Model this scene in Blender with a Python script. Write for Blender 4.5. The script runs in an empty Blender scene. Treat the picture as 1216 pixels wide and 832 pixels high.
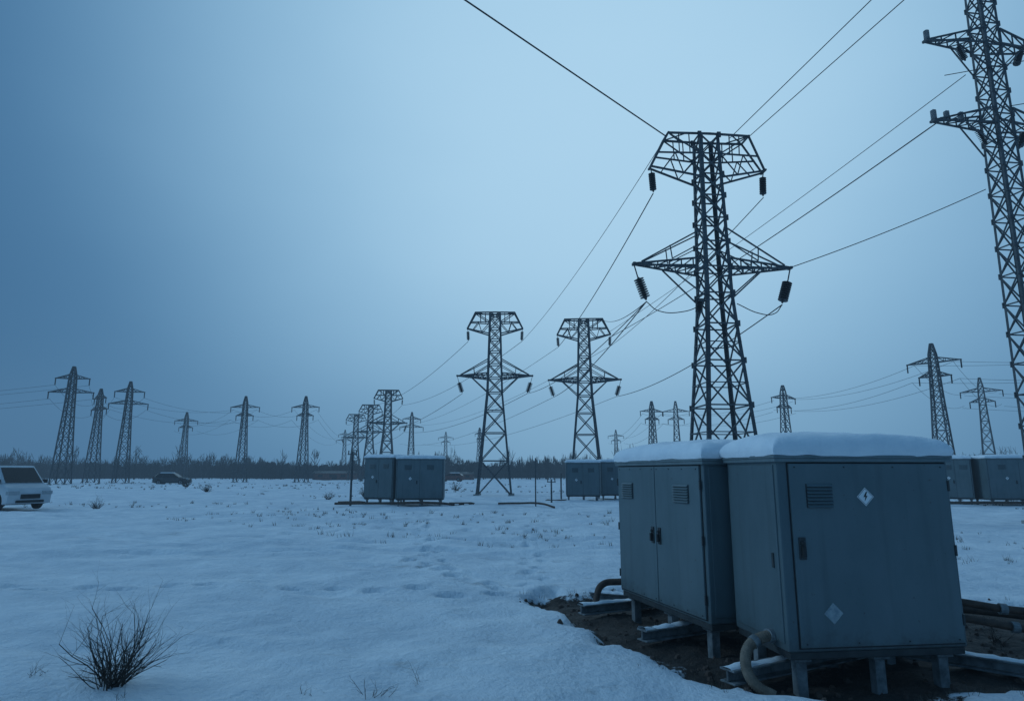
import bpy, math, random
import numpy as np
from mathutils import Vector, Matrix
random.seed(7)
rng = np.random.RandomState(3)
scene = bpy.context.scene
scene.view_settings.view_transform = 'Standard'
scene.view_settings.look = 'None'
scene.view_settings.exposure = 0

# ------------------------------------------------------------ materials
def new_mat(name):
    m = bpy.data.materials.new(name); m.use_nodes = True
    nt = m.node_tree
    return m, nt, nt.nodes['Principled BSDF']

def noisy_mat(name, c1, c2, scale=8.0, rough=0.6, metallic=0.0, bump=0.0, bscale=60.0, stretch=(1,1,1), lo=0.35, hi=0.65, spec=0.5):
    m, nt, b = new_mat(name)
    tc = nt.nodes.new('ShaderNodeTexCoord')
    mp = nt.nodes.new('ShaderNodeMapping'); mp.inputs['Scale'].default_value = stretch
    nt.links.new(tc.outputs['Object'], mp.inputs['Vector'])
    n = nt.nodes.new('ShaderNodeTexNoise'); n.inputs['Scale'].default_value = scale
    n.inputs['Detail'].default_value = 6; n.inputs['Roughness'].default_value = 0.62
    nt.links.new(mp.outputs['Vector'], n.inputs['Vector'])
    r = nt.nodes.new('ShaderNodeValToRGB')
    r.color_ramp.elements[0].position = lo; r.color_ramp.elements[0].color = (*c1, 1)
    r.color_ramp.elements[1].position = hi; r.color_ramp.elements[1].color = (*c2, 1)
    nt.links.new(n.outputs['Fac'], r.inputs['Fac'])
    nt.links.new(r.outputs['Color'], b.inputs['Base Color'])
    b.inputs['Roughness'].default_value = rough
    b.inputs['Metallic'].default_value = metallic
    b.inputs['Specular IOR Level'].default_value = spec
    if bump > 0:
        n2 = nt.nodes.new('ShaderNodeTexNoise'); n2.inputs['Scale'].default_value = bscale
        n2.inputs['Detail'].default_value = 4
        nt.links.new(tc.outputs['Object'], n2.inputs['Vector'])
        bp = nt.nodes.new('ShaderNodeBump'); bp.inputs['Strength'].default_value = bump
        bp.inputs['Distance'].default_value = 0.01
        nt.links.new(n2.outputs['Fac'], bp.inputs['Height'])
        nt.links.new(bp.outputs['Normal'], b.inputs['Normal'])
    return m

def painted(name, c1, c2):
    """weathered sheet-steel paint: mottling, faint run marks, chips, mud splashes near the base"""
    m = noisy_mat(name, c1, c2, 2.0, .5, 0, .12, 240, (1,1,.5), .3, .7)
    nt = m.node_tree; b = nt.nodes['Principled BSDF']
    src = b.inputs['Base Color'].links[0].from_socket
    tc = nt.nodes.new('ShaderNodeTexCoord')
    mp = nt.nodes.new('ShaderNodeMapping'); mp.inputs['Scale'].default_value = (9,9,.6)
    nt.links.new(tc.outputs['Object'], mp.inputs[0])
    n = nt.nodes.new('ShaderNodeTexNoise'); n.inputs['Scale'].default_value = 1.0; n.inputs['Detail'].default_value = 5
    nt.links.new(mp.outputs[0], n.inputs['Vector'])
    r = nt.nodes.new('ShaderNodeValToRGB'); r.color_ramp.elements[0].position=.55; r.color_ramp.elements[0].color=(1,1,1,1)
    r.color_ramp.elements[1].position=.80; r.color_ramp.elements[1].color=(.80,.80,.79,1)
    nt.links.new(n.outputs['Fac'], r.inputs['Fac'])
    mx = nt.nodes.new('ShaderNodeMix'); mx.data_type='RGBA'; mx.blend_type='MULTIPLY'; mx.inputs[0].default_value=1
    nt.links.new(src, mx.inputs[6]); nt.links.new(r.outputs['Color'], mx.inputs[7])
    n3 = nt.nodes.new('ShaderNodeTexNoise'); n3.inputs['Scale'].default_value = 26; n3.inputs['Detail'].default_value = 4
    nt.links.new(tc.outputs['Object'], n3.inputs['Vector'])
    r3 = nt.nodes.new('ShaderNodeValToRGB'); r3.color_ramp.elements[0].position=.70; r3.color_ramp.elements[0].color=(0,0,0,1)
    r3.color_ramp.elements[1].position=.75; r3.color_ramp.elements[1].color=(.7,.7,.7,1)
    nt.links.new(n3.outputs['Fac'], r3.inputs['Fac'])
    m2 = nt.nodes.new('ShaderNodeMix'); m2.data_type='RGBA'
    nt.links.new(r3.outputs['Color'], m2.inputs[0]); nt.links.new(mx.outputs[2], m2.inputs[6]); m2.inputs[7].default_value=(.075,.065,.055,1)
    sp = nt.nodes.new('ShaderNodeSeparateXYZ'); nt.links.new(tc.outputs['Object'], sp.inputs[0])
    n4 = nt.nodes.new('ShaderNodeTexNoise'); n4.inputs['Scale'].default_value = 7; n4.inputs['Detail'].default_value = 8; n4.inputs['Roughness'].default_value=.75
    nt.links.new(tc.outputs['Object'], n4.inputs['Vector'])
    a1 = nt.nodes.new('ShaderNodeMath'); a1.operation='MULTIPLY_ADD'; a1.inputs[1].default_value=-1.6; a1.inputs[2].default_value=.72
    nt.links.new(sp.outputs['Z'], a1.inputs[0])
    a2 = nt.nodes.new('ShaderNodeMath'); a2.operation='ADD'; nt.links.new(a1.outputs[0], a2.inputs[0]); nt.links.new(n4.outputs['Fac'], a2.inputs[1])
    a3 = nt.nodes.new('ShaderNodeMapRange'); a3.inputs['From Min'].default_value=.62; a3.inputs['From Max'].default_value=.95; a3.inputs['To Max'].default_value=.7
    nt.links.new(a2.outputs[0], a3.inputs['Value'])
    m4 = nt.nodes.new('ShaderNodeMix'); m4.data_type='RGBA'
    nt.links.new(a3.outputs[0], m4.inputs[0]); nt.links.new(m2.outputs[2], m4.inputs[6]); m4.inputs[7].default_value=(.055,.055,.052,1)
    nt.links.new(m4.outputs[2], b.inputs['Base Color'])
    return m

M_steel = noisy_mat('pylon_steel', (.036,.042,.048), (.09,.098,.105), 3, .65)
M_steel_far = noisy_mat('pylon_steel_far', (.045,.05,.055), (.08,.085,.09), 1, .8)
M_insul = noisy_mat('insulator_glaze', (.012,.013,.016), (.03,.03,.035), 12, .3)
M_insul_w = noisy_mat('insulator_porcelain', (.25,.26,.27), (.4,.4,.4), 12, .3)
M_wire = noisy_mat('wire_metal', (.02,.02,.022), (.04,.04,.045), 2, .7)
M_cab = painted('cabinet_paint', (.068,.105,.118), (.100,.142,.156))
M_cab2 = painted('cabinet_paint_door', (.082,.124,.136), (.116,.160,.174))
M_cabdark = noisy_mat('cabinet_dark_metal', (.02,.024,.026), (.045,.05,.05), 6, .6)  # dark-coloured metal for base frames, hinges, handles, vent backs and shed roof
M_lid = noisy_mat('cabinet_lid', (.11,.15,.16), (.15,.19,.20), 5, .5)
M_black = noisy_mat('black_rubber', (.010,.010,.011), (.025,.025,.025), 10, .7)
M_hose = noisy_mat('hose_corrugated', (.15,.115,.085), (.27,.21,.16), 14, .75, 0, .4, 90)
M_rust = noisy_mat('rusty_pipe', (.045,.028,.022), (.10,.06,.042), 12, .8, 0, .4, 80)
M_beam = noisy_mat('skid_beam_galvanised', (.09,.10,.105), (.26,.28,.29), 7, .6, 0, .4, 60)
M_sign = noisy_mat('sign_white', (.72,.74,.75), (.82,.82,.82), 6, .5)
M_signold = noisy_mat('sign_faded', (.20,.25,.28), (.36,.41,.42), 25, .6)
M_twig = noisy_mat('dry_twig', (.022,.018,.016), (.055,.043,.034), 12, .9)
M_tree = noisy_mat('bare_tree_bark', (.018,.019,.022), (.040,.039,.040), .4, .95)
M_grass = noisy_mat('dry_grass_blade', (.055,.046,.037), (.12,.10,.075), 3, .9)
M_carl = noisy_mat('white_van_paint', (.52,.55,.57), (.60,.62,.64), 1.5, .4, .0)
M_card = noisy_mat('dark_paint', (.02,.025,.03), (.045,.05,.055), 1.5, .35, .1)
M_glass = noisy_mat('car_glass', (.010,.013,.016), (.018,.021,.024), 2, .25, spec=.3)
M_tire = noisy_mat('tire', (.015,.015,.015), (.03,.03,.03), 12, .9)
M_rim = noisy_mat('wheel_rim', (.20,.21,.22), (.3,.3,.31), 12, .4, .4)
M_lamp = noisy_mat('headlight_lens', (.30,.33,.35), (.45,.48,.5), 4, .15)
M_brick = noisy_mat('red_brick', (.12,.045,.038), (.20,.08,.06), 3, .85)
M_conc = noisy_mat('concrete', (.22,.22,.21), (.36,.36,.34), 6, .9, 0, .4, 40)

def snow_mat(name, bump=.4):
    m, nt, b = new_mat(name)
    tc = nt.nodes.new('ShaderNodeTexCoord')
    n = nt.nodes.new('ShaderNodeTexNoise'); n.inputs['Scale'].default_value = 5; n.inputs['Detail'].default_value = 6
    nt.links.new(tc.outputs['Object'], n.inputs['Vector'])
    r = nt.nodes.new('ShaderNodeValToRGB')
    r.color_ramp.elements[0].position = .3; r.color_ramp.elements[0].color = (.74,.78,.82,1)
    r.color_ramp.elements[1].position = .7; r.color_ramp.elements[1].color = (.86,.88,.90,1)
    nt.links.new(n.outputs['Fac'], r.inputs['Fac']); nt.links.new(r.outputs['Color'], b.inputs['Base Color'])
    b.inputs['Roughness'].default_value = .7
    n2 = nt.nodes.new('ShaderNodeTexNoise'); n2.inputs['Scale'].default_value = 30; n2.inputs['Detail'].default_value = 8
    nt.links.new(tc.outputs['Object'], n2.inputs['Vector'])
    bp = nt.nodes.new('ShaderNodeBump'); bp.inputs['Strength'].default_value = bump; bp.inputs['Distance'].default_value = .02
    nt.links.new(n2.outputs['Fac'], bp.inputs['Height']); nt.links.new(bp.outputs['Normal'], b.inputs['Normal'])
    return m
M_snow = snow_mat('snow_cap')

# ------------------------------------------------------------ mesh builder
class MB:
    def __init__(s): s.v=[]; s.f=[]; s.m=[]
    def add(s, vs, fs, mi=0):
        o=len(s.v); s.v += [tuple(v) for v in vs]
        s.f += [tuple(i+o for i in f) for f in fs]; s.m += [mi]*len(fs)
    def box(s, a, b, mi=0):
        x0,y0,z0=a; x1,y1,z1=b
        s.add([(x0,y0,z0),(x1,y0,z0),(x1,y1,z0),(x0,y1,z0),(x0,y0,z1),(x1,y0,z1),(x1,y1,z1),(x0,y1,z1)],
              [(0,3,2,1),(4,5,6,7),(0,1,5,4),(1,2,6,5),(2,3,7,6),(3,0,4,7)], mi)
    def bar(s, p, q, w, h=None, mi=0):
        p=Vector(p); q=Vector(q); d=(q-p)
        if d.length<1e-5: return
        d.normalize(); h=h or w
        up=Vector((0,0,1)) if abs(d.z)<.95 else Vector((0,1,0))
        a=d.cross(up).normalized()*w/2; b=d.cross(a).normalized()*h/2
        s.add([p-a-b,p+a-b,p+a+b,p-a+b,q-a-b,q+a-b,q+a+b,q-a+b],
              [(0,3,2,1),(4,5,6,7),(0,1,5,4),(1,2,6,5),(2,3,7,6),(3,0,4,7)], mi)
    def tube(s, p, q, r0, r1, n=5, mi=0):
        p=Vector(p); q=Vector(q); d=(q-p)
        if d.length<1e-6: return
        d.normalize()
        up=Vector((0,0,1)) if abs(d.z)<.9 else Vector((1,0,0))
        a=d.cross(up).normalized(); b=d.cross(a).normalized()
        vs=[]
        for c,r in ((p,r0),(q,r1)):
            for i in range(n):
                t=2*math.pi*i/n; vs.append(c+a*math.cos(t)*r+b*math.sin(t)*r)
        fs=[(i,(i+1)%n,n+(i+1)%n,n+i) for i in range(n)]+[tuple(range(n))[::-1], tuple(range(n,2*n))]
        s.add(vs,fs,mi)
    def lathe(s, p, q, prof, n=12, mi=0):
        p=Vector(p); q=Vector(q); L=q-p; d=L.normalized()
        up=Vector((0,0,1)) if abs(d.z)<.9 else Vector((1,0,0))
        a=d.cross(up).normalized(); b=d.cross(a).normalized(); vs=[]
        for t,r in prof:
            for i in range(n):
                th=2*math.pi*i/n; vs.append(p+L*t+(a*math.cos(th)+b*math.sin(th))*r)
        fs=[]
        for k in range(len(prof)-1):
            for i in range(n): fs.append((k*n+i,k*n+(i+1)%n,(k+1)*n+(i+1)%n,(k+1)*n+i))
        fs.append(tuple(range(n))[::-1]); fs.append(tuple(range((len(prof)-1)*n,len(prof)*n)))
        s.add(vs,fs,mi)
    def mesh(s,name,mats):
        me=bpy.data.meshes.new(name); me.from_pydata(s.v,[],s.f)
        for m in mats: me.materials.append(m)
        me.polygons.foreach_set('material_index', s.m); me.update()
        return me
    def obj(s,name,mats,parent=None,bevel=0,smooth=False):
        o=bpy.data.objects.new(name,s.mesh(name,mats)); scene.collection.objects.link(o)
        if parent: o.parent=parent
        if bevel:
            md=o.modifiers.new('bev','BEVEL'); md.width=bevel; md.segments=3 if bevel>.04 else 2; md.limit_method='ANGLE'
        if smooth:
            for p in o.data.polygons: p.use_smooth=True
        return o
def empty(name, loc, rz=0, sc=1):
    e=bpy.data.objects.new(name,None); scene.collection.objects.link(e)
    e.location=loc; e.rotation_euler=(0,0,rz); e.scale=(sc,sc,sc); e.empty_display_size=.2
    return e
def tube_curve(name, pts, r, mat, parent=None, smooth=True, res=4):
    c=bpy.data.curves.new(name,'CURVE'); c.dimensions='3D'; c.bevel_depth=r; c.bevel_resolution=res; c.use_fill_caps=True
    if smooth:
        sp=c.splines.new('BEZIER'); sp.bezier_points.add(len(pts)-1)
        for bp_,p in zip(sp.bezier_points,pts):
            bp_.co=p; bp_.handle_left_type='AUTO'; bp_.handle_right_type='AUTO'
    else:
        sp=c.splines.new('POLY'); sp.points.add(len(pts)-1)
        for a,p in zip(sp.points,pts): a.co=(*p,1)
    o=bpy.data.objects.new(name,c); c.materials.append(mat); scene.collection.objects.link(o)
    if parent: o.parent=parent
    return o

# ------------------------------------------------------------ noise
_tab = rng.rand(256,256)
def vnoise(x,y):
    xi=np.floor(x).astype(int); yi=np.floor(y).astype(int); fx=x-xi; fy=y-yi
    fx=fx*fx*(3-2*fx); fy=fy*fy*(3-2*fy)
    a=_tab[xi%256,yi%256]; b=_tab[(xi+1)%256,yi%256]; c=_tab[xi%256,(yi+1)%256]; d=_tab[(xi+1)%256,(yi+1)%256]
    return (a*(1-fx)+b*fx)*(1-fy)+(c*(1-fx)+d*fx)*fy-.5
POLY=[(.20,9.3),(.6,8.0),(1.0,6.9),(1.45,6.0),(1.9,5.45),(2.7,5.32),(3.3,5.35),(3.9,5.5),(4.6,5.45),(6.2,6.0),(6.8,8.5),(4.5,9.8),(2.2,10.1)]
def sdf(x,y):
    inside=np.zeros(x.shape,bool); dmin=np.full(x.shape,1e9); n=len(POLY)
    for i in range(n):
        x0,y0=POLY[i]; x1,y1=POLY[(i+1)%n]
        ex,ey=x1-x0,y1-y0; t=np.clip(((x-x0)*ex+(y-y0)*ey)/(ex*ex+ey*ey),0,1)
        dmin=np.minimum(dmin,np.hypot(x-x0-t*ex,y-y0-t*ey))
        c=((y0>y)!=(y1>y))&(x<(x1-x0)*(y-y0)/(y1-y0+1e-12)+x0); inside^=c
    return np.where(inside,-dmin,dmin)
FOOT=[]
def trail(x0,y0,x1,y1,curve,step=.6):
    L=math.hypot(x1-x0,y1-y0); n=int(L/step); ux,uy=(x1-x0)/L,(y1-y0)/L
    for i in range(n):
        t=i/n; s=math.sin(t*3)*curve; o=.13*(1 if i%2 else -1)
        FOOT.append((x0+(x1-x0)*t-uy*(s+o)+random.uniform(-.06,.06),y0+(y1-y0)*t+ux*(s+o)+random.uniform(-.06,.06),ux,uy))
trail(-8,9.8,.4,9.0,.6); trail(-1.0,11,-3.5,32,.6); trail(.4,9.8,3.5,36,1); trail(-9,17,5,20,1.2); trail(.3,9.4,-2.0,14,.3)
def height(x,y):
    r=np.hypot(x,y)
    h=.17*vnoise(x/5+3,y/4+9)+.10*vnoise(x/1.3,y/1.1+40)+.045*vnoise(x/.42+11,y/.4)+.015*vnoise(x/.16+1,y/.15+4)
    w=vnoise(x/2.2+y/6+60,y/.9+x/5)
    h=h+.15*np.maximum(w,0)
    w2=vnoise(x/.9+y/3+20,y/.33+x/4)
    h=h+.06*np.maximum(w2,0)*(vnoise(x/3+7,y/3+2)>-.1)
    h=h+.25*vnoise(x/35+8,y/35+2)*np.clip((r-20)/60,0,1)
    for (A,B,C) in ((.12,15.5,2.0),(.10,17.2,2.3),(-.16,24.,4.0),(-.16,25.7,4.0),(.03,38,3.),(.03,39.8,3.)):
        yy=B+A*x+C*.25*np.sin(x/6.5)
        k=(x<9)*(.7+.8*vnoise(x/.8,y/.8+B))
        h=h-.10*np.exp(-((y-yy)/.22)**2)*k+.06*np.exp(-((np.abs(y-yy)-.40)/.16)**2)*k
    for fx,fy,ux,uy in FOOT:
        m_=(np.abs(x-fx)<.5)&(np.abs(y-fy)<.5)
        if not m_.any(): continue
        dx=x[m_]-fx; dy=y[m_]-fy; a=dx*ux+dy*uy; b_=-dx*uy+dy*ux
        q=(a/.17)**2+(b_/.11)**2
        h[m_]+= -.10*np.exp(-q*q*.7)+.025*np.exp(-(np.sqrt(q)-1.5)**2*4)
    d=sdf(x,y)+.40*vnoise(x/.5+5,y/.5)+.22*vnoise(x/.17,y/.17)
    h=h*np.clip((d+.4)/.8+.3,.3,1)
    h=h-.11*np.clip(.5-d/.25,0,1)+.03*np.exp(-((d-.35)/.3)**2)
    h=h+.05*np.clip(.5-d/.25,0,1)*(vnoise(x/.12,y/.12)+vnoise(x/.3+4,y/.3))
    return h,d
def gz(x,y):
    h,_=height(np.array([float(x)]),np.array([float(y)])); return float(h[0])

# ground: one sheet to the horizon
NX,NY=840,660
u=np.linspace(-1,1,NX); bx=math.asinh(1600/4.5); xs=4.5*np.sinh(bx*u)
v=np.linspace(-.55,1,NY); by=math.asinh(2200/3.4); ys=7.5+3.4*np.sinh(by*v)
X,Y=np.meshgrid(xs,ys); H,D=height(X,Y)
verts=np.stack([X.ravel(),Y.ravel(),H.ravel()],1)
idx=np.arange(NX*NY).reshape(NY,NX)
q=np.stack([idx[:-1,:-1].ravel(),idx[:-1,1:].ravel(),idx[1:,1:].ravel(),idx[1:,:-1].ravel()],1)
me=bpy.data.meshes.new('snowy_ground')
me.vertices.add(len(verts)); me.vertices.foreach_set('co',verts.ravel())
me.loops.add(q.size); me.loops.foreach_set('vertex_index',q.ravel().astype(np.int32))
me.polygons.add(len(q)); me.polygons.foreach_set('loop_start',(np.arange(len(q))*4).astype(np.int32))
me.polygons.foreach_set('use_smooth',np.ones(len(q),bool))
me.update(calc_edges=True)
at=me.attributes.new('dirt','FLOAT','POINT'); at.data.foreach_set('value',np.clip(.5-D.ravel()/.5,0,1).astype(np.float32))
ground=bpy.data.objects.new('snowy_ground',me); scene.collection.objects.link(ground)
m,nt,b=new_mat('snow_ground'); me.materials.append(m)
N=nt.nodes; L=nt.links
def nn(t,**k):
    n=N.new(t)
    for a,bv in k.items(): n.inputs[a].default_value=bv
    return n
geo=N.new('ShaderNodeNewGeometry')
def noise(scale,detail=6,rough=.6,vec=None):
    n=nn('ShaderNodeTexNoise',Scale=scale,Detail=detail,Roughness=rough); L.new(vec or geo.outputs['Position'],n.inputs['Vector']); return n.outputs['Fac']
def math_(op,a,bv,clamp=False):
    n=N.new('ShaderNodeMath'); n.operation=op; n.use_clamp=clamp
    for i,x in enumerate((a,bv)):
        if isinstance(x,(int,float)): n.inputs[i].default_value=x
        else: L.new(x,n.inputs[i])
    return n.outputs[0]
def ramp(src,p0,c0,p1,c1):
    r=N.new('ShaderNodeValToRGB'); r.color_ramp.elements[0].position=p0; r.color_ramp.elements[0].color=(*c0,1)
    r.color_ramp.elements[1].position=p1; r.color_ramp.elements[1].color=(*c1,1); L.new(src,r.inputs['Fac']); return r.outputs['Color']
def mix(f,a,bv):
    n=N.new('ShaderNodeMix'); n.data_type='RGBA'; L.new(f,n.inputs[0]); L.new(a,n.inputs[6]); L.new(bv,n.inputs[7]); return n.outputs[2]
snow=ramp(noise(.6,8,.7),.35,(.62,.68,.74),.62,(.88,.90,.92))
dirt=ramp(noise(9,6,.7),.35,(.012,.009,.007),.7,(.060,.038,.027))
attr=N.new('ShaderNodeAttribute'); attr.attribute_name='dirt'
dm=math_('ADD',attr.outputs['Fac'],math_('MULTIPLY',math_('SUBTRACT',noise(6,6,.7),.5),1.3))
dmask=math_('MULTIPLY',math_('SUBTRACT',dm,.46),8,True)
mpx=N.new('ShaderNodeMapping'); mpx.inputs['Scale'].default_value=(.45,1,1); L.new(geo.outputs['Position'],mpx.inputs[0])
patch=math_('MULTIPLY',math_('SUBTRACT',noise(.14,3,.6,mpx.outputs[0]),.45),6,True)
fleck=math_('MULTIPLY',math_('SUBTRACT',noise(1.5,8,.8,mpx.outputs[0]),.565),9,True)
fm=math_('MULTIPLY',math_('MULTIPLY',patch,fleck),.75)
stub=ramp(noise(4,2),.3,(.10,.09,.08),.7,(.24,.22,.19))
c=mix(fm,snow,stub); c=mix(dmask,c,dirt); L.new(c,b.inputs['Base Color'])
b.inputs['Roughness'].default_value=.75
bp=nn('ShaderNodeBump',Strength=.85,Distance=.05)
hh=math_('ADD',noise(14,8,.65),math_('MULTIPLY',noise(2.6,6),2.2))
L.new(hh,bp.inputs['Height']); L.new(bp.outputs['Normal'],b.inputs['Normal'])

# ------------------------------------------------------------ pylons
INS=[(0,.03)]
for k in range(9):
    t=.08+.84*k/9; INS += [(t,.35),(t+.02,1.0),(t+.05,.95),(t+.06,.4)]
INS += [(1,.03)]
def insulator(mb,p,q,r,mi=1): mb.lathe(p,q,[(t,max(.02,a*r)) for t,a in INS],12,mi)
def body(mb,hw,H,leg,br,z0=0,k=1.0,lw=None):
    zs=[z0]; z=z0
    while z<H-.3:
        z=min(H,z+2*hw(z)*k)
        if H-z<.35: z=H
        zs.append(z)
    C=[(-1,-1),(1,-1),(1,1),(-1,1)]
    for a,b_ in zip(zs[:-1],zs[1:]):
        A=[Vector((c[0]*hw(a),c[1]*hw(a),a)) for c in C]; B=[Vector((c[0]*hw(b_),c[1]*hw(b_),b_)) for c in C]
        for i in range(4):
            if lw:
                cx,cy=C[i]
                for dx,dy,wx,wy in ((-cx*leg/2,0,leg,leg*.16),(0,-cy*leg/2,leg*.16,leg)):
                    o=Vector((dx,dy,0)); p=A[i]+o; q=B[i]+o; hx,hy=wx/2,wy/2
                    mb.add([p+Vector((-hx,-hy,0)),p+Vector((hx,-hy,0)),p+Vector((hx,hy,0)),p+Vector((-hx,hy,0)),
                            q+Vector((-hx,-hy,0)),q+Vector((hx,-hy,0)),q+Vector((hx,hy,0)),q+Vector((-hx,hy,0))],
                           [(0,3,2,1),(4,5,6,7),(0,1,5,4),(1,2,6,5),(2,3,7,6),(3,0,4,7)])
            else: mb.bar(A[i],B[i],leg)
            j=(i+1)%4
            off=Vector((C[i][0]+C[j][0],C[i][1]+C[j][1],0)).normalized()*.012
            mb.bar(A[i],B[j],br); mb.bar(A[j]+off,B[i]+off,br); mb.bar(B[i],B[j],br)
            if lw and (b_-a)>1.2:
                mid=(A[i]+B[j]+A[j]+B[i])/4; mb.bar((A[i]+B[i])/2,mid,br*.7); mb.bar((A[j]+B[j])/2,mid,br*.7)
            if lw:
                mb.bar(B[i]-Vector((0,0,.10)),B[i]+Vector((0,0,.10)),leg*1.15,leg*.5)
    for c_ in C:
        mb.box((c_[0]*hw(z0)-.22,c_[1]*hw(z0)-.22,z0-.3),(c_[0]*hw(z0)+.22,c_[1]*hw(z0)+.22,z0+.12),2)
def arm(mb,sx,x0,hw,zl,zu,xt,zt,w,n=4):
    for sy in (-1,1):
        a=Vector((sx*x0,sy*hw,zl)); bq=Vector((sx*x0,sy*hw,zu)); t=Vector((sx*xt,sy*.07,zt))
        mb.bar(a,t,w); mb.bar(bq,t,w)
        for i in range(n):
            p=a.lerp(t,i/n); qq=bq.lerp(t,i/n); r=a.lerp(t,(i+1)/n)
            mb.bar(p,qq,w*.65)
            if i<n-1: mb.bar(qq,r,w*.65)
    A=[Vector((sx*x0,s*hw,zl)) for s in (-1,1)]; T=[Vector((sx*xt,s*.07,zt)) for s in (-1,1)]
    for i in range(n):
        mb.bar(A[0].lerp(T[0],i/n),A[1].lerp(T[1],(i+1)/n),w*.6); mb.bar(A[0].lerp(T[0],(i+1)/n),A[1].lerp(T[1],(i+1)/n),w*.6)
    mb.bar(T[0]-Vector((0,.05,0)),T[1]+Vector((0,.05,0)),w*1.5)
def lin(pts):
    def f(z):
        for (a,b_),(c_,d) in zip(pts[:-1],pts[1:]):
            if z<=c_: return b_+(d-b_)*(z-a)/(c_-a)
        return pts[-1][1]
    return f
def pylon_T(leg,br,detail=True,slim=False):
    mb=MB(); hw=lin([(0,1.05),(2.7,.84),(7.6,.48),(13.7,.36)]) if slim else lin([(0,1.25),(2.7,1.0),(7.6,.55),(13.7,.38)])
    body(mb,hw,13.7,leg,br,lw=detail)
    for s in (-1,1):
        x0=hw(8.8)
        arm(mb,s,x0,x0,8.62,9.02,2.85,8.85,br*1.25,6)
        for sy in (-1,1):
            mb.bar((s*hw(10.1),sy*hw(10.1),10.1),(s*2.6,sy*.10,8.92),br*.95)
            mb.bar((s*hw(9.6),sy*hw(9.6),9.6),(s*1.55,sy*.27,9.0),br*.7)
            mb.bar((s*1.55,sy*.27,9.0),(s*1.6,sy*.24,9.5),br*.7)
            mb.bar((s*hw(7.6),sy*hw(7.6),7.6),(s*1.75,sy*.26,8.72),br*.95)
            tl=Vector((s*1.5,sy*.30,13.72)); tip=Vector((s*2.12,sy*.10,12.5)); bo=Vector((s*hw(12.0),sy*hw(12.0),12.05)); ce=Vector((0,sy*.36,13.72))
            mb.bar(ce,tl,br*1.4); mb.bar(tl,tip,br*1.3); mb.bar(bo,tip,br*1.3)
            hx=Vector((s*.36,sy*.37,12.95)); mr=Vector((s*1.86,sy*.2,13.0))
            mb.bar(hx,mr,br*1.1); mb.bar(hx,tl,br*.9)
            for a,b_ in ((.25,.5),(.5,.75)):
                mb.bar(ce.lerp(tl,a+.25),hx.lerp(mr,a),br*.7)
            mb.bar(hx.lerp(mr,.6),bo.lerp(tip,.35),br*.75); mb.bar(hx.lerp(mr,.6),bo.lerp(tip,.75),br*.75); mb.bar(hx,bo.lerp(tip,.35),br*.75)
        mb.bar((s*1.5,-.36,13.72),(s*1.5,.36,13.72),br*1.2); mb.bar((s*2.12,-.2,12.5),(s*2.12,.2,12.5),br*1.4)
        mb.bar((s*.8,-.36,13.72),(s*1.5,.30,13.72),br*.8); mb.bar((s*.8,.36,13.72),(s*1.5,-.30,13.72),br*.8)
        mb.bar((s*2.12,0,12.5),(s*2.08,0,12.3),.03); insulator(mb,(s*2.08,0,12.32),(s*2.04,0,11.55),.125)
        mb.bar((s*2.85,0,8.85),(s*2.72,0,8.35),.035)
        insulator(mb,(s*2.72,0,8.38),(s*2.45,0,7.55),.18)
    return mb
def pylon_R():
    mb=MB(); hw=lin([(0,.40),(8.3,.38),(19,.32),(21.6,.28)])
    body(mb,hw,21.6,.09,.04,lw=True,k=1.35)
    for s in (-1,1):
        for z,x in ((14.0,2.6),(17.2,2.5),(20.6,1.5)):
            arm(mb,s,hw(z),hw(z),z,z+.6,x,z+.05,.055,4)
            for sy in (-1,1): mb.bar((s*hw(z-1),sy*hw(z-1),z-1.0),(s*x*.55,sy*.15,z),.04)
            for k in ((.98,.78,.56) if z<15 else (.97,)):
                insulator(mb,(s*x*k,0,z+.08),(s*x*k,0,z+.50),.10,3)
        insulator(mb,(s*.95,-.1,13.8),(s*.65,-.1,13.2),.13); insulator(mb,(s*1.3,-.1,17.1),(s*1.05,-.1,16.5),.13)
    return mb
def pylon_N(single=False,leg=.12,br=.06):
    mb=MB(); hw=lin([(0,.85),(9,.42),(13,.3),(14.2,.1)])
    body(mb,hw,14.2,leg,br,k=1.25)
    arms=((12.3,2.35),(10.9,1.4)) if single else ((12.7,1.9),(11.0,2.5))
    for s in (-1,1):
        for z,x in arms:
            arm(mb,s,hw(z),hw(z),z,z+.5,x,z+.02,.075,3)
            mb.tube((s*x,0,z),(s*x,0,z-.8),.07,.07,5,1)
    return mb
def place(meshdata,loc,rz,sc=1.0):
    o=bpy.data.objects.new('electricity_pylon',meshdata); scene.collection.objects.link(o)
    o.location=loc; o.rotation_euler=(0,0,rz); o.scale=(sc,sc,sc); return o
mats=[M_steel,M_insul,M_conc,M_insul_w]; matsf=[M_steel_far,M_insul,M_conc,M_insul_w]
meT=pylon_T(.115,.046,True,True).mesh('pylon_near',mats)
meT2=pylon_T(.14,.065,False).mesh('pylon_mid',mats)
meT3=pylon_T(.17,.085,False).mesh('pylon_far',matsf)
meR=pylon_R().mesh('pylon_tall',mats)
meN=pylon_N().mesh('pylon_far_double',matsf); meN2=pylon_N(True).mesh('pylon_far_single',matsf)
R=math.radians
P1=place(meT,(7.1,22.3,0),R(5)); P2=place(meT2,(-1.3,49.3,0),R(0)); P3=place(meT2,(5.74,51.5,0),R(-4)); P4=place(meR,(17.65,22,0),R(8))
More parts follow.
